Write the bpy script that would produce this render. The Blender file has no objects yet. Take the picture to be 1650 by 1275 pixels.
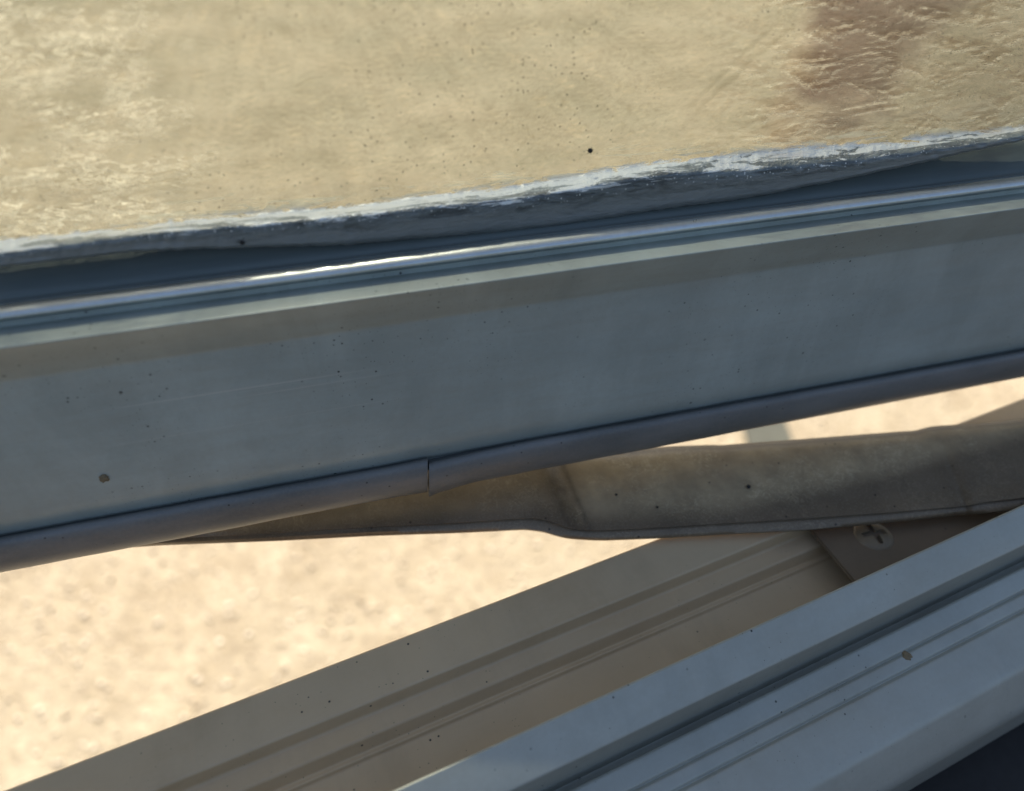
import bpy, bmesh, math, random
from mathutils import Vector, Matrix, noise
R = math.radians
random.seed(7)
S = bpy.context.scene
C = S.collection
MM = 0.001
CAM_H = 1.45
FPX, CX, CY = 1188.0, 825.0, 637.5
PITCH = 39.1

# ------------------------------------------------------------------ camera
cd = bpy.data.cameras.new('camera'); cam = bpy.data.objects.new('camera', cd); C.objects.link(cam)
cam.location = (0, 0, CAM_H); cam.rotation_euler = (R(90-PITCH), 0, 0)
cd.sensor_width = 36; cd.lens = 36*FPX/1650.0
cd.clip_start = 0.005; cd.clip_end = 400
cd.dof.use_dof = True; cd.dof.focus_distance = 0.166; cd.dof.aperture_fstop = 9.0
S.camera = cam

# ------------------------------------------------------------------ light
SUN_EL, SUN_AZ = 50.5, -20.0        # azimuth measured from +Y towards +X
sun_dir = Vector((math.sin(R(SUN_AZ))*math.cos(R(SUN_EL)), math.cos(R(SUN_AZ))*math.cos(R(SUN_EL)), math.sin(R(SUN_EL))))
w = bpy.data.worlds.new('World'); S.world = w; w.use_nodes = True
wn = w.node_tree.nodes; wl = w.node_tree.links
bg = wn['Background']; sky = wn.new('ShaderNodeTexSky'); sky.sky_type = 'NISHITA'; sky.sun_disc = False
sky.sun_elevation = R(SUN_EL); sky.sun_rotation = R(SUN_AZ)
sky.dust_density = 2.0; sky.ozone_density = 0.6
wl.new(sky.outputs[0], bg.inputs[0]); bg.inputs[1].default_value = 0.10
sd = bpy.data.lights.new('sun', 'SUN'); sun = bpy.data.objects.new('sun', sd); C.objects.link(sun)
sd.energy = 4.2; sd.angle = R(0.6); sd.color = (1.0, 0.93, 0.82)
sun.rotation_euler = sun_dir.to_track_quat('Z', 'Y').to_euler(); sun.location = (0, 0, 3)
S.view_settings.view_transform = 'Standard'; S.view_settings.look = 'None'
S.view_settings.exposure = 0.9; S.view_settings.gamma = 1; S.view_settings.use_curve_mapping = False

# ------------------------------------------------------------------ geometry helpers (millimetres from the lens)
cp, sp = math.cos(R(PITCH)), math.sin(R(PITCH))
def ray(px, py):
    x = (px-CX)/FPX; y = (CY-py)/FPX
    return Vector((x, cp + y*sp, -sp + y*cp))
class Frame:
    """vertical-extrusion frame: s along a horizontal heading, o outwards, z up"""
    def __init__(self, heading, dist):
        self.h = R(heading); self.d = dist
        self.s = Vector((math.cos(self.h), math.sin(self.h), 0)); self.o = Vector((-math.sin(self.h), math.cos(self.h), 0))
        self.org = Vector((0, dist, 0))
    def local(self, p):
        q = p - self.org
        return Vector((q.dot(self.s), q.dot(self.o), q.z))
    def hit_o(self, px, py, o):
        r = ray(px, py); t = (o + self.org.dot(self.o))/r.dot(self.o)
        return self.local(r*t)
    def hit_z(self, px, py, z):
        r = ray(px, py); return self.local(r*(z/r.z))
    def place(self, ob):
        ob.location = self.org*MM + Vector((0, 0, CAM_H)); ob.rotation_euler = (0, 0, self.h)
SASH = Frame(15.1, 130.0)
SILL = Frame(24.6, 130.0)

def tag(o, label=None, cat=None, group=None, kind=None):
    if label: o['label'] = label
    if cat: o['category'] = cat
    if group: o['group'] = group
    if kind: o['kind'] = kind
    return o
def empty(name, label, cat, frame=None, loc=None, group=None):
    o = bpy.data.objects.new(name, None); C.objects.link(o); o.empty_display_size = .01
    if frame: frame.place(o)
    if loc is not None: o.location = loc
    return tag(o, label, cat, group)
def mesh_obj(name, verts, faces, mat, parent=None, smooth=True, sharp=35, scale=MM):
    me = bpy.data.meshes.new(name); me.from_pydata([tuple(Vector(v)*scale) for v in verts], [], faces)
    bm = bmesh.new(); bm.from_mesh(me); bmesh.ops.recalc_face_normals(bm, faces=bm.faces); bm.to_mesh(me); bm.free()
    if smooth:
        for p in me.polygons: p.use_smooth = True
        me.set_sharp_from_angle(angle=R(sharp))
    me.materials.append(mat)
    o = bpy.data.objects.new(name, me); C.objects.link(o)
    if parent: o.parent = parent
    return o
def paint_attr(ob, name, vals):
    at = ob.data.attributes.new(name, 'FLOAT', 'POINT')
    for i, v in enumerate(vals): at.data[i].value = v
def face_up(o):
    if sum(p.normal.z*p.area for p in o.data.polygons) < 0: o.data.flip_normals()
def fillet(pts, closed=True):
    """pts: (o, z, radius). returns rounded 2-D polyline"""
    out = []; n = len(pts)
    for i, (x, z, r) in enumerate(pts):
        p = Vector((x, z))
        if r <= 0 or (not closed and i in (0, n-1)): out.append(p); continue
        a = Vector(pts[i-1][:2]); b = Vector(pts[(i+1) % n][:2])
        la = (a-p).length; lb = (b-p).length
        d = min(r, la*.48, lb*.48)
        p0 = p+(a-p).normalized()*d; p1 = p+(b-p).normalized()*d
        for k in range(6):
            t = k/5; out.append(p0*(1-t)**2 + p*2*t*(1-t) + p1*t*t)
    return out
def extrude(name, prof, s0, s1, step, mat, parent, wob=None, sharp=35, caps=True):
    n = len(prof); m = max(1, int((s1-s0)/step)); V = []; F = []
    for i in range(m+1):
        s = s0 + (s1-s0)*i/m
        for j, p in enumerate(prof):
            o, z = p
            if wob: o, z = wob(s, o, z, j)
            V.append((s, o, z))
    for i in range(m):
        for j in range(n):
            k = (j+1) % n
            F.append((i*n+j, i*n+k, (i+1)*n+k, (i+1)*n+j))
    if caps: F.append(tuple(range(n))[::-1]); F.append(tuple(m*n+j for j in range(n)))
    return mesh_obj(name, V, F, mat, parent, sharp=sharp)

# ------------------------------------------------------------------ materials
def lin(c): return tuple(((v/255)/12.92 if v/255 <= .04045 else ((v/255+.055)/1.055)**2.4) for v in c)+(1,)
class NT:
    def __init__(self, name):
        self.m = bpy.data.materials.new(name); self.m.use_nodes = True; self.t = self.m.node_tree
        self.n = self.t.nodes; self.b = self.n.get('Principled BSDF'); self.out = self.n.get('Material Output')
        self.tc = self.n.new('ShaderNodeTexCoord')
    def link(self, a, b): self.t.links.new(a, b)
    def map(self, scale, loc=(0, 0, 0), rot=(0, 0, 0), src='Object'):
        m = self.n.new('ShaderNodeMapping'); m.inputs['Scale'].default_value = scale; m.inputs['Location'].default_value = loc
        m.inputs['Rotation'].default_value = rot
        self.link(self.tc.outputs[src], m.inputs[0]); return m.outputs[0]
    def noise(self, vec, scale, detail=4, rough=.55, dist=0):
        x = self.n.new('ShaderNodeTexNoise'); x.inputs['Scale'].default_value = scale; x.inputs['Detail'].default_value = detail
        x.inputs['Roughness'].default_value = rough; x.inputs['Distortion'].default_value = dist
        self.link(vec, x.inputs['Vector']); return x.outputs['Fac']
    def voro(self, vec, scale, feature='F1', rnd=1):
        x = self.n.new('ShaderNodeTexVoronoi'); x.feature = feature; x.inputs['Scale'].default_value = scale
        x.inputs['Randomness'].default_value = rnd
        self.link(vec, x.inputs['Vector']); return x
    def ramp(self, fac, stops, interp='LINEAR'):
        x = self.n.new('ShaderNodeValToRGB'); x.color_ramp.interpolation = interp
        e = x.color_ramp.elements
        while len(e) < len(stops): e.new(.5)
        for k, (p, c) in enumerate(stops):
            e[k].position = p; e[k].color = c if isinstance(c, tuple) else (c, c, c, 1)
        self.link(fac, x.inputs[0]); return x.outputs[0]
    def math(self, op, a, b=None, c=None, clamp=False):
        x = self.n.new('ShaderNodeMath'); x.operation = op; x.use_clamp = clamp
        for i, v in enumerate((a, b, c)):
            if v is None: continue
            if isinstance(v, (int, float)): x.inputs[i].default_value = v
            else: self.link(v, x.inputs[i])
        return x.outputs[0]
    def mix(self, fac, a, b):
        x = self.n.new('ShaderNodeMix'); x.data_type = 'RGBA'
        if isinstance(fac, (int, float)): x.inputs[0].default_value = fac
        else: self.link(fac, x.inputs[0])
        for v, s in ((a, x.inputs[6]), (b, x.inputs[7])):
            if isinstance(v, tuple): s.default_value = v
            else: self.link(v, s)
        return x.outputs[2]
    def bump(self, h, strength, dist=.001, normal=None):
        x = self.n.new('ShaderNodeBump'); x.inputs['Strength'].default_value = strength; x.inputs['Distance'].default_value = dist
        self.link(h, x.inputs['Height'])
        if normal: self.link(normal, x.inputs['Normal'])
        return x.outputs[0]
    def sep(self, src='Object'):
        x = self.n.new('ShaderNodeSeparateXYZ'); self.link(self.tc.outputs[src], x.inputs[0]); return x.outputs
    def attr(self, name):
        x = self.n.new('ShaderNodeAttribute'); x.attribute_name = name; return x.outputs['Fac']
    def band(self, v, a, b, c, d):
        """1 between b and c, fading to 0 at a and d"""
        u = self.n.new('ShaderNodeMapRange'); u.inputs[1].default_value = a; u.inputs[2].default_value = b; u.clamp = True; self.link(v, u.inputs[0])
        q = self.n.new('ShaderNodeMapRange'); q.inputs[1].default_value = c; q.inputs[2].default_value = d; q.inputs[3].default_value = 1; q.inputs[4].default_value = 0
        q.clamp = True; self.link(v, q.inputs[0])
        return self.math('MULTIPLY', u.outputs[0], q.outputs[0])
    def set(self, **k):
        for a, v in k.items():
            i = self.b.inputs[a.replace('_', ' ')]
            if isinstance(v, (int, float, tuple)): i.default_value = v
            else: self.link(v, i)

def specks(t, scale=600, thr=.16, keep=.82, src=None):
    """sparse little grains: mask 1 on a speck"""
    v = t.map((1, 1, 1)) if src is None else src
    wv = t.voro(v, scale)
    d = t.ramp(wv.outputs['Distance'], [(thr*.6, 1.0), (thr, 0.0)])
    sp_ = t.n.new('ShaderNodeSeparateColor'); t.link(wv.outputs['Color'], sp_.inputs[0])
    k = t.math('GREATER_THAN', sp_.outputs[0], keep)
    return t.math('MULTIPLY', d, k)

def paint(name, col, rough=.42, metal=.0, dust=.18, dustcol=(.33, .29, .22, 1), bumpy=.12, refl_amount=.06, scratches=False, speckcol=(.035, .035, .03, 1), keep=.86):
    t = NT(name)
    big = t.noise(t.map((14, 14, 40)), 1.6, 5, .55)
    smear = t.noise(t.map((22, 60, 160)), 1.5, 6, .65, .4)
    fine = t.noise(t.map((1, 1, 1)), 900, 3, .6)
    c0 = t.mix(t.ramp(big, [(.3, 0.0), (.7, 1.0)]), tuple(v*.88 for v in col[:3])+(1,), tuple(min(1, v*1.1) for v in col[:3])+(1,))
    c1 = t.mix(t.math('MULTIPLY', t.ramp(smear, [(.42, 0.0), (.72, 1.0)]), dust), c0, dustcol)
    c2 = t.mix(t.math('MULTIPLY', t.ramp(fine, [(.35, 0.0), (.75, 1.0)]), .16), c1, dustcol)
    refl_streaks = t.noise(t.map((60, 1, 22), rot=(0, R(-6), 0)), 1.0, 5, .6, .8)  # soft pale reflection streaks painted into the colour
    c2 = t.mix(t.ramp(refl_streaks, [(.42, 0.0), (.72, refl_amount)]), c2, tuple(min(1, v*1.5+.05) for v in col[:3])+(1,))
    c2 = t.mix(t.ramp(t.noise(t.map((60, 20, 60)), 1, 5, .7), [(.5, 0.0), (.75, .3)]), c2, tuple(v*.6 for v in col[:3])+(1,))
    s1 = specks(t, 520, .16, keep); s2 = specks(t, 1300, .2, keep+.03); s3 = specks(t, 170, .075, .75)
    s = t.math('MAXIMUM', s3, t.math('MAXIMUM', s1, t.math('MULTIPLY', s2, .7)))
    zone = t.ramp(t.noise(t.map((1, 1, 1)), 22, 2), [(.42, .0), (.62, 1.0)])
    c3 = t.mix(t.math('MULTIPLY', s, zone), c2, speckcol)
    h = t.math('MULTIPLY', fine, .4)
    if scratches:
        x, y, z = t.sep()
        zone = t.math('MULTIPLY', t.band(x, -.086, -.070, -.045, -.022), t.math('MAXIMUM', t.band(z, -.0958, -.0944, -.0925, -.0905), t.math('MULTIPLY', t.band(z, -.1025, -.1016, -.1008, -.0998), .6)))
        sc = t.ramp(t.noise(t.map((7, 1, 1700), rot=(0, R(-1.0), 0)), 1.0, 3, .7), [(.52, 0.0), (.62, 1.0)])
        c3 = t.mix(t.math('MULTIPLY', t.math('MULTIPLY', zone, sc), .8), c3, (.62, .62, .56, 1))
    t.set(Base_Color=c3, Metallic=metal, Roughness=t.ramp(smear, [(.2, rough-.06), (.8, rough+.16)]), Normal=t.bump(h, bumpy, .0002))
    return t.m

M = {}
M['sash'] = paint('sash_paint', (.425, .475, .44), rough=.34, metal=.12, dust=.25, refl_amount=.22, scratches=True, keep=.70)
M['bead'] = paint('bead_metal', (.70, .73, .71), rough=.31, metal=.9, dust=.08, keep=.97)
M['inner'] = paint('inner_sill_metal', (.42, .425, .37), rough=.33, metal=.2, dust=.25, keep=.90)
M['outer'] = paint('outer_sill_warm_lit', (.64, .465, .275), rough=.42, metal=.1, dust=.5, dustcol=(.68, .52, .33, 1), keep=.92)  # warm light from the ground put into the tan, over real dust
M['brass'] = paint('bracket_metal', (.19, .135, .085), rough=.42, metal=.2, dust=.35, dustcol=(.26, .19, .12, 1), keep=.93)
M['screw'] = paint('screw_metal', (.22, .165, .10), rough=.36, metal=.2, dust=.2, dustcol=(.20, .15, .10, 1), keep=.97)

def seal_mat():
    t = NT('rubber_seal')
    n = t.noise(t.map((20, 60, 60)), 2, 6, .6); f = t.noise(t.map((1, 1, 1)), 1400, 3)
    c = t.mix(t.ramp(n, [(.35, 0.0), (.7, 1.0)]), (.145, .145, .138, 1), (.22, .215, .205, 1))
    c = t.mix(t.math('MULTIPLY', specks(t, 600, .18, .86), .8), c, (.02, .02, .02, 1))
    c = t.mix(t.math('MULTIPLY', t.ramp(f, [(.4, 0.0), (.8, 1.0)]), .25), c, (.30, .27, .22, 1))
    t.set(Base_Color=c, Roughness=.42, Normal=t.bump(f, .15, .0002)); return t.m
M['seal'] = seal_mat()
def gasket_mat():
    t = NT('dark_gasket'); n = t.noise(t.map((30, 200, 200)), 2, 5)
    t.set(Base_Color=t.mix(n, (.12, .142, .138, 1), (.18, .205, .195, 1)), Roughness=.65, Specular_IOR_Level=.2); return t.m
M['gasket'] = gasket_mat()

def glass_mat():
    t = NT('dirty_glass'); t.n.remove(t.b)
    tr = t.n.new('ShaderNodeBsdfTransparent')
    gl = t.n.new('ShaderNodeBsdfGlossy'); gl.inputs['Roughness'].default_value = .12
    tl = t.n.new('ShaderNodeBsdfTranslucent'); df = t.n.new('ShaderNodeBsdfDiffuse')
    x, y, z = t.sep()
    st = t.noise(t.map((30, 1, 150)), 1.2, 7, .62, .6)             # level smears
    fine = t.noise(t.map((150, 1, 420)), 1.6, 6, .7, 1.2)
    tint = t.mix(t.ramp(st, [(.3, 0.0), (.7, 1.0)]), (.655, .68, .645, 1), (.745, .757, .715, 1))
    tint = t.mix(t.math('MULTIPLY', t.ramp(fine, [(.5, 0.0), (.75, 1.0)]), .3), tint, (.50, .49, .42, 1))
    rp = t.noise(t.map((120, 1, 300), rot=(0, R(4), 0)), 1.5, 7, .75, .3)
    tint = t.mix(t.ramp(rp, [(.30, .45), (.46, 0.0)]), tint, (.50, .50, .44, 1))
    tint = t.mix(t.ramp(rp, [(.54, 0.0), (.70, .6)]), tint, (.90, .88, .78, 1))
    gr = t.noise(t.map((420, 1, 900), rot=(0, R(5), 0)), 1.4, 5, .75, .5)
    tint = t.mix(t.ramp(gr, [(.30, .45), (.47, 0.0)]), tint, (.45, .44, .36, 1))
    tint = t.mix(t.ramp(gr, [(.56, 0.0), (.74, .55)]), tint, (.95, .93, .86, 1))
    # drops and runs of dried residue on the right, a painted highlight beside each
    def run_noise(off): return t.noise(t.map((55, 1, 210), loc=(0, 0, off), rot=(0, R(9), 0)), 1.4, 9, .74, .35)
    runs = run_noise(0); runs_highlight = run_noise(.16)
    rzone = t.band(x, .040, .066, .2, .3)
    rm = t.math('MULTIPLY', t.ramp(runs, [(.50, 0.0), (.58, 1.0)]), rzone)
    rl = t.math('MULTIPLY', t.math('MULTIPLY', t.ramp(runs_highlight, [(.52, 0.0), (.60, 1.0)]), t.math('SUBTRACT', 1.0, rm)), rzone)
    tint = t.mix(t.math('MULTIPLY', rm, .5), tint, (.40, .33, .25, 1))
    gs = specks(t, 900, .22, .80, t.map((1, 1, 1)))
    gz = t.ramp(t.noise(t.map((1, 1, 1)), 28, 3), [(.48, 0.0), (.6, 1.0)])
    tint = t.mix(t.math('MULTIPLY', gs, t.math('MULTIPLY', gz, .7)), tint, (.08, .08, .07, 1))
    pa, pb = SASH.hit_o(1262, 52, 16), SASH.hit_o(1085, 215, 16)
    dx, dz = (pb.x-pa.x), (pb.z-pa.z); L = math.hypot(dx, dz); dx /= L; dz /= L
    wig = t.math('MULTIPLY', t.math('SUBTRACT', t.noise(t.map((1, 1, 1)), 90, 3), .5), .004)
    across = t.math('ADD', t.math('ADD', t.math('MULTIPLY', t.math('SUBTRACT', x, pa.x*MM), -dz), t.math('MULTIPLY', t.math('SUBTRACT', z, pa.z*MM), dx)), wig)
    along = t.math('ADD', t.math('MULTIPLY', t.math('SUBTRACT', x, pa.x*MM), dx), t.math('MULTIPLY', t.math('SUBTRACT', z, pa.z*MM), dz))
    crease = t.math('MULTIPLY', t.band(across, -.0012, -.0001, .0003, .0009), t.band(along, -.004, .002, L*MM*.5, L*MM))
    tint = t.mix(t.math('MULTIPLY', crease, .45), tint, (.42, .41, .34, 1))
    t.link(tint, tr.inputs[0])
    # flakes of pale film on the left, standing bright against the light
    fl = t.noise(t.map((120, 1, 480), rot=(0, R(4), 0)), 1.3, 6, .65, 1.4)
    fl = t.math('SUBTRACT', 1.0, t.math('MULTIPLY', t.math('ABSOLUTE', t.math('SUBTRACT', fl, .53)), 28), clamp=True)
    flm = t.math('MULTIPLY', fl, t.ramp(t.noise(t.map((45, 1, 130)), 1.5, 4), [(.42, 0.0), (.56, 1.0)]))
    lz = t.math('MULTIPLY', t.band(x, -.3, -.12, -.070, -.045), 1.0)
    flm = t.math('MULTIPLY', flm, lz)
    film = t.math('ADD', t.math('MULTIPLY', t.ramp(st, [(.35, .02), (.8, .14)]), 1.0), t.math('ADD', flm, t.math('MULTIPLY', rl, .38)), clamp=True)  # film on the glass, plus the painted highlight beside the runs
    tl.inputs[0].default_value = (.80, .74, .58, 1); df.inputs[0].default_value = (.5, .47, .38, 1)
    a = t.n.new('ShaderNodeMixShader'); a.inputs[0].default_value = .25
    t.link(tl.outputs[0], a.inputs[1]); t.link(df.outputs[0], a.inputs[2])
    b = t.n.new('ShaderNodeMixShader'); t.link(film, b.inputs[0]); t.link(tr.outputs[0], b.inputs[1]); t.link(a.outputs[0], b.inputs[2])
    fr = t.n.new('ShaderNodeFresnel'); fr.inputs[0].default_value = 1.45
    nrm = t.bump(fine, .25, .0004); t.link(nrm, gl.inputs['Normal']); t.link(nrm, fr.inputs['Normal'])
    c = t.n.new('ShaderNodeMixShader'); t.link(t.math('MULTIPLY', fr.outputs[0], .6), c.inputs[0]); t.link(b.outputs[0], c.inputs[1]); t.link(gl.outputs[0], c.inputs[2])
    t.link(c.outputs[0], t.out.inputs[0]); return t.m
M['glass'] = glass_mat()

def sealant_mat():
    t = NT('clear_sealant')
    v = t.attr('across')
    n1 = t.noise(t.map((60, 260, 320), rot=(0, R(3), 0)), 1.6, 8, .68, .8)
    n4 = t.noise(t.map((70, 300, 520), rot=(0, R(5), 0)), 1.3, 8, .7, 1.2)
    n2 = t.noise(t.map((1, 1, 1)), 2600, 4, .7)
    n3 = t.voro(t.map((1, 1.5, 1.5)), 1500).outputs['Distance']
    st = t.noise(t.map((45, 200, 430), rot=(0, R(7), 0)), 1.5, 9, .76, .7)
    c = t.mix(t.ramp(n1, [(.40, 0.0), (.60, 1.0)]), (.03, .045, .043, 1), (.17, .21, .21, 1))
    c = t.mix(t.ramp(t.math('ADD', v, t.math('MULTIPLY', t.math('SUBTRACT', n1, .5), .6)), [(.55, 0.0), (.75, 1.0)]), c, (.20, .215, .20, 1))
    c = t.mix(t.ramp(n4, [(.52, 0.0), (.7, .6)]), c, (.06, .07, .07, 1))
    c = t.mix(t.ramp(v, [(.94, 0.0), (.985, .5)]), c, (.5, .5, .46, 1))
    sparkle_specks = t.math('MULTIPLY', specks(t, 1500, .3, .70), t.ramp(v, [(.6, 1.0), (.7, 0.0)]))  # white sparkle painted as specks on the upper sealant
    ve = t.math('ADD', v, t.math('MULTIPLY', t.math('SUBTRACT', st, .5), 2.0))
    glare = t.math('MAXIMUM', t.ramp(ve, [(.34, 1.0), (.40, 0.0)]), t.math('MULTIPLY', sparkle_specks, .8))  # white glare painted into the colour of the upper sealant
    c = t.mix(glare, c, (.93, .93, .86, 1))
    low = t.ramp(v, [(.5, 1.0), (.75, .25)])
    h = t.math('ADD', t.math('MULTIPLY', n1, 1.0), t.math('ADD', t.math('MULTIPLY', t.math('MULTIPLY', n2, low), .5), t.math('MULTIPLY', t.math('MULTIPLY', n3, low), .5)))
    t.set(Base_Color=c, Roughness=.36, Normal=t.bump(h, .5, .0011), Specular_IOR_Level=1.0, Coat_Weight=.8, Coat_Roughness=.3)
    # the smear thins out and breaks up over the glass; thin silicone lets the light through
    tl = t.n.new('ShaderNodeBsdfTranslucent'); tl.inputs[0].default_value = (.95, .95, .88, 1)
    thin = t.math('MULTIPLY', glare, t.ramp(v, [(.06, .8), (.13, .0)]))
    m00 = t.n.new('ShaderNodeMixShader'); t.link(thin, m00.inputs[0]); t.link(t.b.outputs[0], m00.inputs[1]); t.link(tl.outputs[0], m00.inputs[2])
    clear = t.n.new('ShaderNodeBsdfTransparent'); clear.inputs[0].default_value = (.93, .95, .92, 1)
    m0 = t.n.new('ShaderNodeMixShader'); t.link(t.ramp(v, [(.08, .62), (.16, 0.0)]), m0.inputs[0]); t.link(m00.outputs[0], m0.inputs[1]); t.link(clear.outputs[0], m0.inputs[2])
    cut = t.math('LESS_THAN', t.math('ADD', v, t.math('MULTIPLY', t.math('SUBTRACT', st, .5), 1.0)), .12)
    tr = t.n.new('ShaderNodeBsdfTransparent'); ms = t.n.new('ShaderNodeMixShader')
    t.link(cut, ms.inputs[0]); t.link(m0.outputs[0], ms.inputs[1]); t.link(tr.outputs[0], ms.inputs[2]); t.link(ms.outputs[0], t.out.inputs[0])
    return t.m
M['sealant'] = sealant_mat()

def arm_mat():
    t = NT('dusty_steel')
    n = t.noise(t.map((1, 1, 1)), 60, 6, .6); f = t.noise(t.map((1, 1, 1)), 2200, 3)
    c = t.mix(t.ramp(n, [(.3, 0.0), (.7, 1.0)]), (.135, .096, .060, 1), (.215, .155, .098, 1))
    # curled fibres of dust
    fb = t.n.new('ShaderNodeTexNoise'); fb.inputs['Scale'].default_value = 330; fb.inputs['Detail'].default_value = 4; fb.inputs['Distortion'].default_value = 2.0
    t.link(t.map((1, 1, 1)), fb.inputs['Vector'])
    line = t.math('SUBTRACT', 1.0, t.math('MULTIPLY', t.math('ABSOLUTE', t.math('SUBTRACT', fb.outputs['Fac'], .5)), 28), clamp=True)
    zone = t.ramp(t.noise(t.map((1, 1, 1)), 90, 4), [(.44, 0.0), (.58, 1.0)])
    du = t.attr('dust_and_light')  # real dust, plus a patch of warm light painted in
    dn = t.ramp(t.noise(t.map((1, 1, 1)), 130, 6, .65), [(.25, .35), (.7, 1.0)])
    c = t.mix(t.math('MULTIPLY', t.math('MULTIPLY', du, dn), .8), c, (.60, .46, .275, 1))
    c = t.mix(t.math('MULTIPLY', t.attr('jog_dark'), .85), c, (.05, .035, .022, 1))  # darker band following the jog
    m = t.math('MULTIPLY', t.math('MULTIPLY', line, zone), t.math('MULTIPLY_ADD', du, .5, .12))
    c = t.mix(m, c, (.70, .58, .38, 1))
    c = t.mix(t.math('MULTIPLY', t.ramp(f, [(.5, 0.0), (.8, 1.0)]), .5), c, (.34, .28, .2, 1))
    c = t.mix(t.math('MULTIPLY', specks(t, 420, .15, .88), .9), c, (.03, .022, .015, 1))
    t.set(Base_Color=c, Metallic=.25, Roughness=t.ramp(n, [(.3, .32), (.7, .5)]), Normal=t.bump(t.math('ADD', f, m), .25, .0003)); return t.m
M['arm'] = arm_mat()

def ground_mat():
    t = NT('pale_gravel')
    n1 = t.noise(t.map((1, 1, 1), src='Object'), 9, 6, .65); n2 = t.noise(t.map((1, 1, 1)), 45, 5, .7); n3 = t.noise(t.map((1, 1, 1)), 1.3, 3)
    c = t.mix(t.ramp(n1, [(.35, 0.0), (.65, 1.0)]), (.40, .315, .20, 1), (.60, .50, .34, 1))
    c = t.mix(t.ramp(n2, [(.38, .65), (.6, 0.0)]), c, (.30, .235, .165, 1))
    c = t.mix(t.math('MULTIPLY', t.ramp(n3, [(.4, 0.0), (.65, 1.0)]), .25), c, (.44, .40, .29, 1))
    t.set(Base_Color=c, Roughness=.9, Specular_IOR_Level=.2, Normal=t.bump(n2, .6, .02)); return t.m
M['ground'] = ground_mat()
def stone_mat(name, a, b):
    t = NT(name); g = t.n.new('ShaderNodeNewGeometry')
    c = t.mix(g.outputs['Random Per Island'], a, b)
    t.set(Base_Color=c, Roughness=.45); return t.m
M['pebble'] = stone_mat('pale_stone', (.40, .31, .20, 1), (.80, .69, .51, 1))
def plain(name, col, rough=.7, sc=300, var=.35):
    t = NT(name); n = t.noise(t.map((1, 1, 1)), sc, 4)
    t.set(Base_Color=t.mix(n, tuple(v*(1-var) for v in col)+(1,), tuple(v*(1+var) for v in col)+(1,)), Roughness=rough, Normal=t.bump(n, .4, .0003)); return t.m
def soil_mat():
    t = NT('brown_soil'); e = t.attr('edge')
    n = t.noise(t.map((1, 1, 1)), 3.5, 7, .7); n2 = t.noise(t.map((1, 1, 1)), 14, 5)
    c = t.mix(n2, (.075, .036, .02, 1), (.18, .092, .05, 1))
    k = t.ramp(t.math('ADD', e, t.math('MULTIPLY', t.math('SUBTRACT', n, .5), 1.5)), [(.60, 0.0), (1.05, .9)])
    t.set(Base_Color=t.mix(k, c, (.48, .385, .26, 1)), Roughness=.95); return t.m
M['soil'] = soil_mat()
M['strip'] = plain('shadow_grey_green', (.085, .085, .062), .8, 30)
M['crumb'] = plain('tan_crumb', (.22, .17, .10), .9, 2500)
M['dark'] = plain('black_grit', (.02, .016, .012), .6, 2500)
M['void'] = plain('dark_recess', (.025, .022, .02), .7)

# ------------------------------------------------------------------ ground
def grid_obj(name, x0, x1, y0, y1, n, fz, mat, parent=None):
    V = [(x0+(x1-x0)*i/n, y0+(y1-y0)*j/n, fz(x0+(x1-x0)*i/n, y0+(y1-y0)*j/n)) for j in range(n+1) for i in range(n+1)]
    F = [(j*(n+1)+i, j*(n+1)+i+1, (j+1)*(n+1)+i+1, (j+1)*(n+1)+i) for j in range(n) for i in range(n)]
    return mesh_obj(name, V, F, mat, parent, scale=1)
g = grid_obj('ground', -60, 60, -60, 60, 8, lambda x, y: 0, M['ground']); tag(g, kind='structure')
def pebbles():
    V = []; F = []
    base = []
    bm = bmesh.new(); bmesh.ops.create_icosphere(bm, subdivisions=1, radius=1)
    bv = [v.co.copy() for v in bm.verts]; bf = [[v.index for v in f.verts] for f in bm.faces]; bm.free()
    rnd = random.Random(3)
    for k in range(30000):
        x = rnd.uniform(-2.2, 2.6); y = rnd.uniform(.2, 3.4); r = rnd.choice((.002, .003, .0035, .004, .005, .007))*rnd.uniform(.7, 1.3)
        a = rnd.uniform(0, 6.3); sx, sy, sz = rnd.uniform(.8, 1.4), rnd.uniform(.7, 1.1), rnd.uniform(.45, .8)
        n0 = len(V)
        for v in bv:
            q = Vector((v.x*sx, v.y*sy, v.z*sz))*r*(1+.18*noise.noise(v*2+Vector((k, 0, 0))))
            V.append((x+q.x*math.cos(a)-q.y*math.sin(a), y+q.x*math.sin(a)+q.y*math.cos(a), q.z+r*sz*.3))
        F += [tuple(n0+i for i in f) for f in bf]
    o = mesh_obj('gravel', V, F, M['pebble'], scale=1, sharp=180)
    tag(o, 'loose pale sandy gravel scattered over the sunlit ground below the window', 'gravel', kind='stuff')
pebbles()

def ground_pt(px, py):
    r = ray(px, py); t = CAM_H/-r.z; return Vector((r.x*t, r.y*t, 0))
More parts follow.
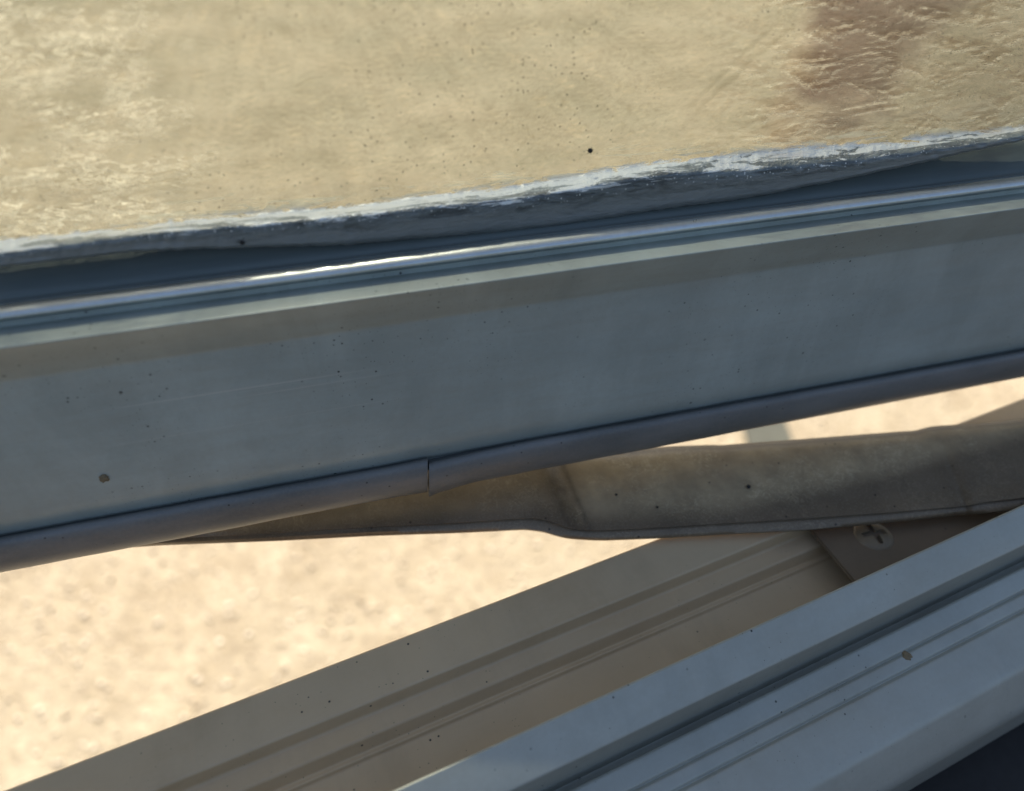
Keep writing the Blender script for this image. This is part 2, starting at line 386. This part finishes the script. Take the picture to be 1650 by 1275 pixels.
# bare brown soil seen through the right half of the glass: a low irregular mound
def soil():
    px = [(1232, 262), (1225, 215), (1250, 160), (1262, 110), (1285, 60), (1290, 0), (1300, -60), (1420, -90), (1600, -60), (1590, 0), (1530, 40), (1500, 85), (1465, 130), (1440, 175), (1425, 215), (1400, 240), (1330, 262)]
    P_ = [ground_pt(*p) for p in px]; mid = sum(P_, Vector())/len(P_)
    V = []; F = []; ring = []
    for i in range(len(P_)):
        a_, b_ = P_[i], P_[(i+1) % len(P_)]
        for k in range(12): ring.append(a_.lerp(b_, k/12)-mid)
    na = len(ring); V.append((0, 0, .05)); nr = 6
    for i in range(1, nr+1):
        rr = i/nr
        for p in ring:
            q = p*rr; w_ = 1+.10*rr*noise.noise(p*4)+.08*rr*noise.noise(p*14)
            V.append((q.x*w_, q.y*w_, .05*(1-rr**2)+.003))
    for j in range(na): F.append((0, 1+j, 1+(j+1) % na))
    for i in range(nr-1):
        for j in range(na):
            k = (j+1) % na; F.append((1+i*na+j, 1+(i+1)*na+j, 1+(i+1)*na+k, 1+i*na+k))
    o = mesh_obj('soil_mound', V, F, M['soil'], scale=1); paint_attr(o, 'edge', [0]+[((i//na)+1)/nr for i in range(len(V)-1)]); o.location = (mid.x, mid.y, .002)
    tag(o, 'reddish brown patch of bare soil seen blurred through right part of glass', 'soil')
soil()
def strip():  # cast shadow built as a dark strip added on the ground
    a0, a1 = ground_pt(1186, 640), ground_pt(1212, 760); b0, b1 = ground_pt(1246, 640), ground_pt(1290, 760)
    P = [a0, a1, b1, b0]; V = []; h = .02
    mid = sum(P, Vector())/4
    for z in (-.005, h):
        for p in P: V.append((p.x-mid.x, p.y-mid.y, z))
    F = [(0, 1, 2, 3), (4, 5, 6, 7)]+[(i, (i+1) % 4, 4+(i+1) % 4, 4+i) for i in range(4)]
    o = mesh_obj('shadow_strip', V, F, M['strip'], scale=1, smooth=False); o.location = (mid.x, mid.y, 0)
    tag(o, 'dark grey green strip standing in for a cast shadow on the pale ground, showing through the gap above the arm', 'shadow stand-in')
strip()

# ------------------------------------------------------------------ sill (fixed window frame)
def zp(frame, col, y, z):           # point seen at (col, y) at height z -> (o, z)
    q = frame.hit_z(col, y, z); return q.y, z
def op(frame, col, y, o):           # same but at offset o
    q = frame.hit_o(col, y, o); return o, q.z
frame_root = empty('window_frame', 'fixed aluminium window sill frame with ribbed tracks running up to the right', 'window frame', SILL)
X = 1300
def P(y, z, r=0): a = zp(SILL, X, y, z); return (a[0], a[1], r)
# outer member: dusty stepped track, warm bounce light in its colour
outer = [P(774, -147, 1.2), P(844, -147.8, .6), P(859, -151.6, .8), P(888, -151.8, .6), P(906, -155.0, .8), P(912, -154.6, .5), P(918, -155.6, .5), P(962, -156.2, 0)]
ol = outer[-1]; of = outer[0]
prof = outer + [(ol[0]-9, -156.2, 0), (ol[0]-9, -176, 0), (of[0]+.5, -176, 0)]
def wob_none(s, o, z, j): return o, z+.10*noise.noise(Vector((s*.02, o*.1, 3)))
extrude('outer_track', fillet(prof), -260, 330, 6, M['outer'], frame_root, wob_none, sharp=30)
# inner member: raised lip and stepped face towards the room
inner = [P(971, -139.5, .35), P(974.5, -139.2, .4), P(1049, -144.0, .8), (P(1049, -144.0)[0]+2.4, -147.2, .5), (P(1049, -144.0)[0]+2.8, -160.0, .3), (P(1085, -156.0)[0]+.6, -160.0, .3), P(1085, -156.0, .8), P(1090, -155.8, .6), P(1127, -157.4, .4), P(1131, -158.3, .3), P(1136, -157.7, .4),
         P(1160, -158.4, .4), P(1165, -159.3, .3), P(1171, -158.7, .4), P(1270, -161.0, 1.5), P(1352, -170, 2.5), P(1372, -200, 1)]
prof = inner + [(inner[-1][0]+5, -206, 0), (inner[0][0], -206, 0)]
extrude('inner_track', fillet(prof), -260, 330, 6, M['inner'], frame_root, wob_none, sharp=30)

# the wall the window sits in, below the sill, and the floor on the near side
def block(name, o0, o1, z0, z1, s0, s1, mat, label=None, cat=None, kind=None):
    V = [(s, o, z) for z in (z0, z1) for s, o in ((s0, o0), (s1, o0), (s1, o1), (s0, o1))]
    F = [(0, 1, 2, 3), (4, 5, 6, 7)]+[(i, (i+1) % 4, 4+(i+1) % 4, 4+i) for i in range(4)]
    o = mesh_obj(name, V, F, mat, smooth=False); SILL.place(o); return tag(o, label, cat, kind=kind)
wall_o = of[0]-2
block('wall', wall_o-150, wall_o, -CAM_H*1000, -207, -2600, 2600, M['void'], kind='structure')
block('sky_block_wall', wall_o-4000, wall_o-2300, -CAM_H*1000+42, 350, -4000, 4000, M['void'], kind='structure')  # added unseen wall, its height set to block low sky light
block('floor', wall_o-4000, wall_o-150.5, -CAM_H*1000+1, -CAM_H*1000+40, -2600, 2600, M['void'], kind='structure')

# ------------------------------------------------------------------ sash
sash = empty('window_sash', 'open blue grey window sash with streaky glass above its wide bottom rail', 'window sash', SASH)
X2 = 825
def Q(y, o, r=0): a = op(SASH, X2, y, o); return (a[0], a[1], r)
top = Q(330, 6.5)
rail = [Q(407, 4.4, .5), Q(420, 4.0, .3), Q(421, 3.0, .3), Q(448, -6.4, .6), Q(495, .15, .7), Q(600, -.1, 30), Q(694, -.5, 4), Q(711, .6, .6), Q(714, 1.4, .3), Q(733, 1.2, 0)]
ledge = op(SASH, X2, 317, 36)[1]
b = rail[-1]
prof = rail + [(36, b[1], 1), (36, ledge, 1.2), (20.2, ledge, 0), (20.2, rail[0][1]-2, 0)]
def wob_rail(s, o, z, j):
    return o+.16*noise.noise(Vector((s*.011, z*.03, 1)))+.05*noise.noise(Vector((s*.05, z*.05, 7))), z
extrude('bottom_rail', fillet(prof), -230, 330, 4, M['sash'], sash, wob_rail, sharp=28)
gk = [Q(322, 15.7, 0), Q(340, 13.6, 2), Q(360, 10.8, 3), Q(374, 8.6, 2), Q(382, 7.6, .6), Q(384, 6.2, .5), Q(391, 5.5, .2), Q(393, 5.5, 0)]
prof = gk + [(15.9, gk[-1][1], 0), (15.9, gk[0][1], 0)]
extrude('gasket', fillet(prof), -230, 330, 5, M['gasket'], sash, None, sharp=40)
cb = Q(397.0, 3.4); rc = 2.0
arc = [(cb[0]-rc*math.sin(R(a)), cb[1]-.2+rc*.55*math.cos(R(a)), 0) for a in range(-80, 116, 12)]
bead = [(5.4, arc[0][1]-.6, 0), (5.2, arc[0][1]-.3, .1)] + arc + [Q(405, 3.4, .2), Q(413, 4.4, 0)]
prof = bead + [(5.4, bead[-1][1], 0)]
extrude('glazing_bead', fillet(prof), -230, 330, 5, M['bead'], sash, None, sharp=40)
# glass pane
g0 = Q(366, 15.8)[1]
Vg = [(-230, 16.0, g0), (330, 16.0, g0), (330, 16.0, 260), (-230, 16.0, 260), (-230, 20.0, g0), (330, 20.0, g0), (330, 20.0, 260), (-230, 20.0, 260)]
Fg = [(0, 1, 2, 3), (4, 7, 6, 5), (0, 4, 5, 1), (1, 5, 6, 2), (2, 6, 7, 3), (3, 7, 4, 0)]
mesh_obj('glass_pane', Vg, Fg, M['glass'], sash, smooth=False)
# other members of the sash, out of the picture
for nm, v in (('side_stile', 330), ('side_stile', -246)):
    pr = [(1, g0-46), (36, g0-46), (36, 262), (1, 262)]
    extrude(nm, [Vector(p) for p in pr], v, v+16, 20, M['sash'], sash)
pr = [(1, 260.5), (36, 260.5), (36, 290), (1, 290)]
extrude('top_rail', [Vector(p) for p in pr], -246, 346, 50, M['sash'], sash)

# sealant smeared along the foot of the glass
BOT = [(-40, 434), (60, 425), (217, 406), (389, 400), (560, 395), (701, 383), (820, 373), (936, 358), (1060, 339), (1198, 321), (1292, 303), (1402, 281), (1588, 240), (1700, 216)]
MIDB = [(-40, 410), (60, 399), (210, 378), (342, 366), (560, 347), (710, 331), (874, 312), (1060, 279), (1213, 272), (1370, 257), (1588, 227), (1700, 210)]
TOP = [(-40, 388), (60, 380), (220, 366), (374, 348), (560, 334), (701, 315), (874, 293), (1060, 260), (1276, 240), (1588, 213), (1700, 200)]
def interp(tab, x):
    if x <= tab[0][0]: return tab[0][1]
    for (a, ya), (b_, yb) in zip(tab, tab[1:]):
        if x <= b_: return ya+(yb-ya)*(x-a)/(b_-a)
    return tab[-1][1]
def sealant():
    V = []; F = []; cols = [(-60+2.0*i) for i in range(int(1780/2.0)+1)]
    for x in cols:
        n1 = noise.noise(Vector((x*.02, 1.3, 0))); n2 = noise.noise(Vector((x*.07, 5.3, 0))); n3 = noise.noise(Vector((x*.006, 9.3, 0)))
        yt = interp(TOP, x)+2.5*n1+1.5*n2; ym = interp(MIDB, x)+2.5*n1; yb = interp(BOT, x)+1.6*n2
        yt = min(yt, ym-10)
        feather = 34+12*n3
        n4 = noise.noise(Vector((x*.045, 2.2, 4))); n5 = noise.noise(Vector((x*.11, 6.2, 4))); n6 = noise.noise(Vector((x*.035, 12.2, 8)))
        rows = [(yt-feather, 16.05), (yt-feather*.4, 15.8), (yt, 15.0+.3*n2), (yt*.75+ym*.25, 13.6+.7*n4), (yt*.5+ym*.5, 11.9+.9*n5), (yt*.25+ym*.75, 10.2+.9*n6), (ym, 9.0+.5*n4), (ym+3, 8.4+.3*n1),
                (ym*.6+yb*.4, 8.1+.5*n2), (ym*.3+yb*.7, 8.3+.4*n3), (yb-4, 8.0+.3*n1), (yb-1, 8.5), (yb, 9.8), (yb-2, 14.0)]
        for (y, o) in rows:
            q = SASH.hit_o(x, y, o); V.append(tuple(q))
    m = 14
    for i in range(len(cols)-1):
        for j in range(m-1): F.append((i*m+j, i*m+j+1, (i+1)*m+j+1, (i+1)*m+j))
    o = mesh_obj('sealant', V, F, M['sealant'], sash, sharp=60)
    face_up(o)
    paint_attr(o, 'across', [(0, .05, .12, .2, .29, .38, .45, .52, .68, .82, .93, .97, 1.0, 1.0)[i % 14] for i in range(len(V))])
    ss = o.modifiers.new('subsurf', 'SUBSURF'); ss.levels = 1; ss.render_levels = 1
sealant()

# weather seal: two lengths of rubber meeting at a joint
def seal(x0, x1, mode):
    V = []; F = []; n = int((x1-x0)/4); m = 14
    for i in range(n+1):
        x = x0+(x1-x0)*i/n
        ytop = 855-.182*(x-60); ybot = 911.5-.191*(x-60)
        wob = .8*noise.noise(Vector((x*.012, 3, 0)))
        bul = 0; e = 0
        if mode == 'right':
            d = max(0, 1-(x-x0)/160.0); ytop += 4.5*d**1.5; e = max(0, 1-(x-x0)/12.0); ybot += 8.5*max(0, 1-(x-x0)/75.0)**1.2+1.5*e
            bul = .45*d+.3*e
        else:
            d = max(0, 1-(x1-x)/60.0); ytop += -2*d; ybot += 1.5*d; bul = .1*d
        for j in range(m):
            a = math.pi*(-.08+1.16*j/(m-1)); t = .5-.5*math.cos(a)
            y = ytop+(ybot-ytop)*t
            o = -0.3-(2.9+bul)*max(-.12, math.sin(a))**.8 if math.sin(a) > 0 else .2
            o += .12*wob
            V.append(tuple(SASH.hit_o(x, y+wob, o)))
        # back of the tube
        q0 = V[-m]; q1 = V[-1]
        V.append((q1[0], q1[1]+3.2, q1[2]+.6)); V.append((q0[0], q0[1]+3.2, q0[2]-.2))
    M_ = m+2
    for i in range(n):
        for j in range(M_):
            k = (j+1) % M_; F.append((i*M_+j, i*M_+k, (i+1)*M_+k, (i+1)*M_+j))
    F.append(tuple(range(M_))); F.append(tuple(n*M_+j for j in range(M_)))
    return mesh_obj('weather_seal', V, F, M['seal'], sash, sharp=50)
seal(-260, 689, 'left')['label'] = 'length of rubber seal left of the joint'
seal(691.5, 1900, 'right')['label'] = 'length of rubber seal right of the joint, its end curled'

# ------------------------------------------------------------------ operator arm
arm = empty('operator_arm', 'dusty brown pressed steel operator arm crossing from under the sash to the sill bracket', 'window arm', SASH)
TOPY = [(100, 872), (262, 850), (450, 806), (600, 780), (746, 760), (861, 742), (903, 733), (961, 727), (1028, 724), (1078, 719.5), (1143, 717), (1160, 717.5), (1274, 709), (1443, 696), (1474, 694), (1501, 687), (1588, 681), (1760, 664)]
FOLD = [(100, 880), (262, 869), (450, 858), (600, 849), (746, 842), (830, 836), (861, 835), (884, 839), (905, 847), (923, 853), (961, 855), (1028, 852), (1143, 845), (1305, 835), (1431, 826), (1558, 815), (1588, 809), (1760, 790)]
FLAN = [(100, 890), (262, 879), (448, 872), (600, 864), (746, 859), (846, 854), (877, 858), (895, 864), (915, 868.5), (950, 871), (976, 871.5), (1060, 868), (1182, 861), (1303, 855), (1470, 839), (1543, 831), (1588, 828), (1760, 808)]
def sstep(a, b_, x):
    t = min(1, max(0, (x-a)/(b_-a))); return t*t*(3-2*t)
def smooth_tab(tab, x, r=7): return sum(interp(tab, x+d) for d in (-r, -r/2, 0, r/2, r))/5
def arm_mesh():
    V = []; F = []; nw = 26
    n = int((1740-110)/4)
    for i in range(n+1):
        x = 110+4*i
        yt, yf, yl = smooth_tab(TOPY, x, 5), smooth_tab(FOLD, x), smooth_tab(FLAN, x)
        row = []
        for j in range(nw+1):
            v = j/nw; y = yt+(yf-yt)*v
            z = -140.2-2.6*v**1.5
            z += -.9*math.exp(-((v)/.07)**2)                       # rolled top edge
            xc = 872+52*v
            z += 1.3*(1-sstep(xc-8, xc+26, x)) # the jog
            xr = 1512+48*v
            z += .55*sstep(xr-5, xr+3, x)*v - .35*math.exp(-((x-xr)/7)**2)*v
            z += .9*math.exp(-((v-1.0)/.13)**2)*sstep(1150, 1500, x)*.7   # lower roll towards the crease
            z += .16*noise.noise(Vector((x*.012, v*2.2, 0)))+.03*noise.noise(Vector((x*.05, v*6, 2)))
            row.append((y, z))
        zf = row[-1][1]
        row.append((yf+1.2, zf-.9))                                # dark crease
        row.append((yf+2.6, zf-1.0))
        row.append(((yf+yl)/2+1, zf-1.3)); row.append((yl-1.5, zf-2.2)); row.append((yl, zf-2.9))
        row.append((yl-3, zf-3.6))
        for (y, z) in row: V.append(tuple(SASH.hit_z(x, y, z)))
    m = len(row)
    for i in range(n):
        for j in range(m-1): F.append((i*m+j, i*m+j+1, (i+1)*m+j+1, (i+1)*m+j))
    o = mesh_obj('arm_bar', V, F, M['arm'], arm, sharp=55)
    dv = []  # dust mask shaped as the lit patch, with its diagonal edge
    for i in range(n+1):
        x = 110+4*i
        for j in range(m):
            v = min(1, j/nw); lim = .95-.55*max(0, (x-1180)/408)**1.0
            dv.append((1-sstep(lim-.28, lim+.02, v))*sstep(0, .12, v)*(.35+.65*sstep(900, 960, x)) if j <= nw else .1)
    face_up(o)
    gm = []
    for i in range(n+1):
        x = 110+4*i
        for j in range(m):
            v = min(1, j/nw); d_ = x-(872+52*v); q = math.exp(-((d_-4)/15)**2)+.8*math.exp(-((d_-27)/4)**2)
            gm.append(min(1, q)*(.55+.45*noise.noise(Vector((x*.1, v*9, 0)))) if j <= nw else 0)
    paint_attr(o, 'jog_dark', gm)
    paint_attr(o, 'dust_and_light', dv)
    so = o.modifiers.new('solidify', 'SOLIDIFY'); so.thickness = .0006; so.offset = -1
    return o
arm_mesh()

# ------------------------------------------------------------------ bracket and screw
br = empty('sill_bracket', 'brown bracket plate with a cross head screw, fixed in the sill track under the arm', 'bracket', SILL)
def bracket():
    ztop = -148.4
    p = [SILL.hit_z(1290, 836, ztop), SILL.hit_z(1303, 849, ztop), SILL.hit_z(1398, 962, ztop)]
    d = 95
    far0 = Vector(p[2])+Vector((d, 0, 0)); far1 = Vector(p[0])+Vector((d, 0, 0))
    poly = [p[0], p[1], p[2], far0, far1]; n = len(poly); th = 1.1
    bm = bmesh.new()
    vs = [bm.verts.new(tuple(q*MM)) for q in poly]; f = bm.faces.new(vs)
    r = bmesh.ops.extrude_face_region(bm, geom=[f]); vv = [e for e in r['geom'] if isinstance(e, bmesh.types.BMVert)]
    bmesh.ops.translate(bm, verts=vv, vec=(0, 0, -th*MM)); bmesh.ops.recalc_face_normals(bm, faces=bm.faces)
    bmesh.ops.bevel(bm, geom=[e for e in bm.edges], offset=.0003, segments=2, affect='EDGES')
    me = bpy.data.meshes.new('plate'); bm.to_mesh(me); bm.free(); me.materials.append(M['brass'])
    for q in me.polygons: q.use_smooth = True
    me.set_sharp_from_angle(angle=R(35))
    o = bpy.data.objects.new('plate', me); C.objects.link(o); o.parent = br
    # screw head
    c = SILL.hit_z(1407, 863, ztop); e = SILL.hit_z(1438, 863, ztop); rad = (e-c).length
    N = 90; V = []; F = []; idx = {}
    ang = R(14)
    def hz(x, y):
        rr = math.hypot(x, y)
        if rr > 1: return None
        z = .22*rad*(1-rr**2.4)+.10
        if rr > .93: z -= (rr-.93)/.07*.28
        u, v = x*math.cos(ang)-y*math.sin(ang), x*math.sin(ang)+y*math.cos(ang)
        for a, b_ in ((abs(u), abs(v)), (abs(v), abs(u))):
            if a < .66 and b_ < .13+.04*(.57-a):
                z -= .45*rad*min(1, (.66-a)/.14, (.16-b_)/.03+.3)
                break
        return z
    for j in range(N+1):
        for i in range(N+1):
            x, y = -1+2*i/N, -1+2*j/N; z = hz(x, y)
            if z is not None: idx[(i, j)] = len(V); V.append((x*rad, y*rad, z))
    # round rim
    for j in range(N):
        for i in range(N):
            k = [(i, j), (i+1, j), (i+1, j+1), (i, j+1)]
            if all(q in idx for q in k): F.append(tuple(idx[q] for q in k))
    s = mesh_obj('screw', V, F, M['screw'], br, sharp=40); s.location = tuple(c*MM)
    # rim skirt
    V = []; F = []; K = 72
    for r_, z in ((.90, .19*rad*.25+.02), (.985, .06), (1.0, -.1), (1.0, -.6)):
        for k in range(K): a = 2*math.pi*k/K; V.append((r_*rad*math.cos(a), r_*rad*math.sin(a), z))
    for q in range(3):
        for k in range(K): F.append((q*K+k, q*K+(k+1) % K, (q+1)*K+(k+1) % K, (q+1)*K+k))
    mesh_obj('screw_rim', V, F, M['screw'], s, sharp=40)
bracket()

# ------------------------------------------------------------------ crumbs, gritty bits and a couple of dead midges
def lump(name, pos, rad, mat, label, cat, flat=.6, seed=0, group=None, frame=SASH, spiky=.45, up=False):
    bm = bmesh.new(); bmesh.ops.create_icosphere(bm, subdivisions=3, radius=1)
    for v in bm.verts:
        n = noise.noise(v.co*1.7+Vector((seed*3.1, 0, 0)))+.5*noise.noise(v.co*4.5+Vector((seed, 7, 0)))
        v.co *= 1+spiky*n
        side = frame is SASH and not up; v.co = Vector((v.co.x, v.co.y*(flat if side else 1), v.co.z*(1 if side else flat)))
        v.co *= rad*MM
    me = bpy.data.meshes.new(name); bm.to_mesh(me); bm.free(); me.materials.append(mat)
    for p in me.polygons: p.use_smooth = True
    o = bpy.data.objects.new(name, me); C.objects.link(o)
    o.location = (frame.org + frame.s*pos[0] + frame.o*pos[1] + Vector((0, 0, pos[2])))*MM + Vector((0, 0, CAM_H))
    o.rotation_euler = (0, 0, frame.h)
    return tag(o, label, cat, group)
lump('dirt_crumb', SASH.hit_o(167, 771, -.5), .95, M['crumb'], 'tan crumb of dirt stuck low on the left part of the sash rail', 'dirt crumb', .35, 1)
lump('dirt_crumb', SILL.hit_z(1462, 1057, -149.9), 1.0, M['crumb'], 'tan dried crumb lying on the ribbed blue grey sill track', 'dirt crumb', .35, 5, frame=SILL)
lump('dirt_clot', SASH.hit_z(1206, 784, -140.95), .62, M['dark'], 'largest black clot of dirt on the brown operator arm', 'dirt speck', .4, 2, up=True)
lump('dirt_clot', SASH.hit_z(993, 797, -140.95), .38, M['dark'], 'small black clot on the arm beside the crimped jog', 'dirt speck', .4, 3, up=True)
lump('dirt_clot', SASH.hit_z(1059, 817, -141.5), .36, M['dark'], 'black clot on the lower edge of the arm, between its two neighbours', 'dirt speck', .4, 4, up=True)
def midge(px, py, o, rad, label):
    root = lump('midge', SASH.hit_o(px, py, o), rad, M['dark'], label, 'dead insect', .7, px, spiky=.3)
    rnd = random.Random(px); V = []; F = []
    for k in range(6):
        a = k/6*6.28+rnd.uniform(-.3, .3); L = rad*rnd.uniform(1.6, 2.6); w_ = rad*.09
        d = Vector((math.cos(a), 0, math.sin(a))); nrm = Vector((-d.z, 0, d.x)); n0 = len(V)
        for (t, lift) in ((0, 0), (.55, -.35*rad), (1, 0)):
            c = d*L*t+Vector((0, lift, 0))
            V += [tuple(c+nrm*w_), tuple(c-nrm*w_), tuple(c+Vector((0, -w_, 0)))]
        for q in range(2):
            for i in range(3): F.append((n0+q*3+i, n0+q*3+(i+1) % 3, n0+q*3+3+(i+1) % 3, n0+q*3+3+i))
    mesh_obj('legs', V, F, M['dark'], root)
midge(951, 243, 15.7, .5, 'black midge stuck on the streaky glass, right of the middle')
midge(390, 391, 8.2, .42, 'black midge caught in the shiny sealant strip on the left')
midge(1118, 362, 2.6, .6, 'black midge lying along the narrow glazing bead on the right')
S.render.engine = 'CYCLES'
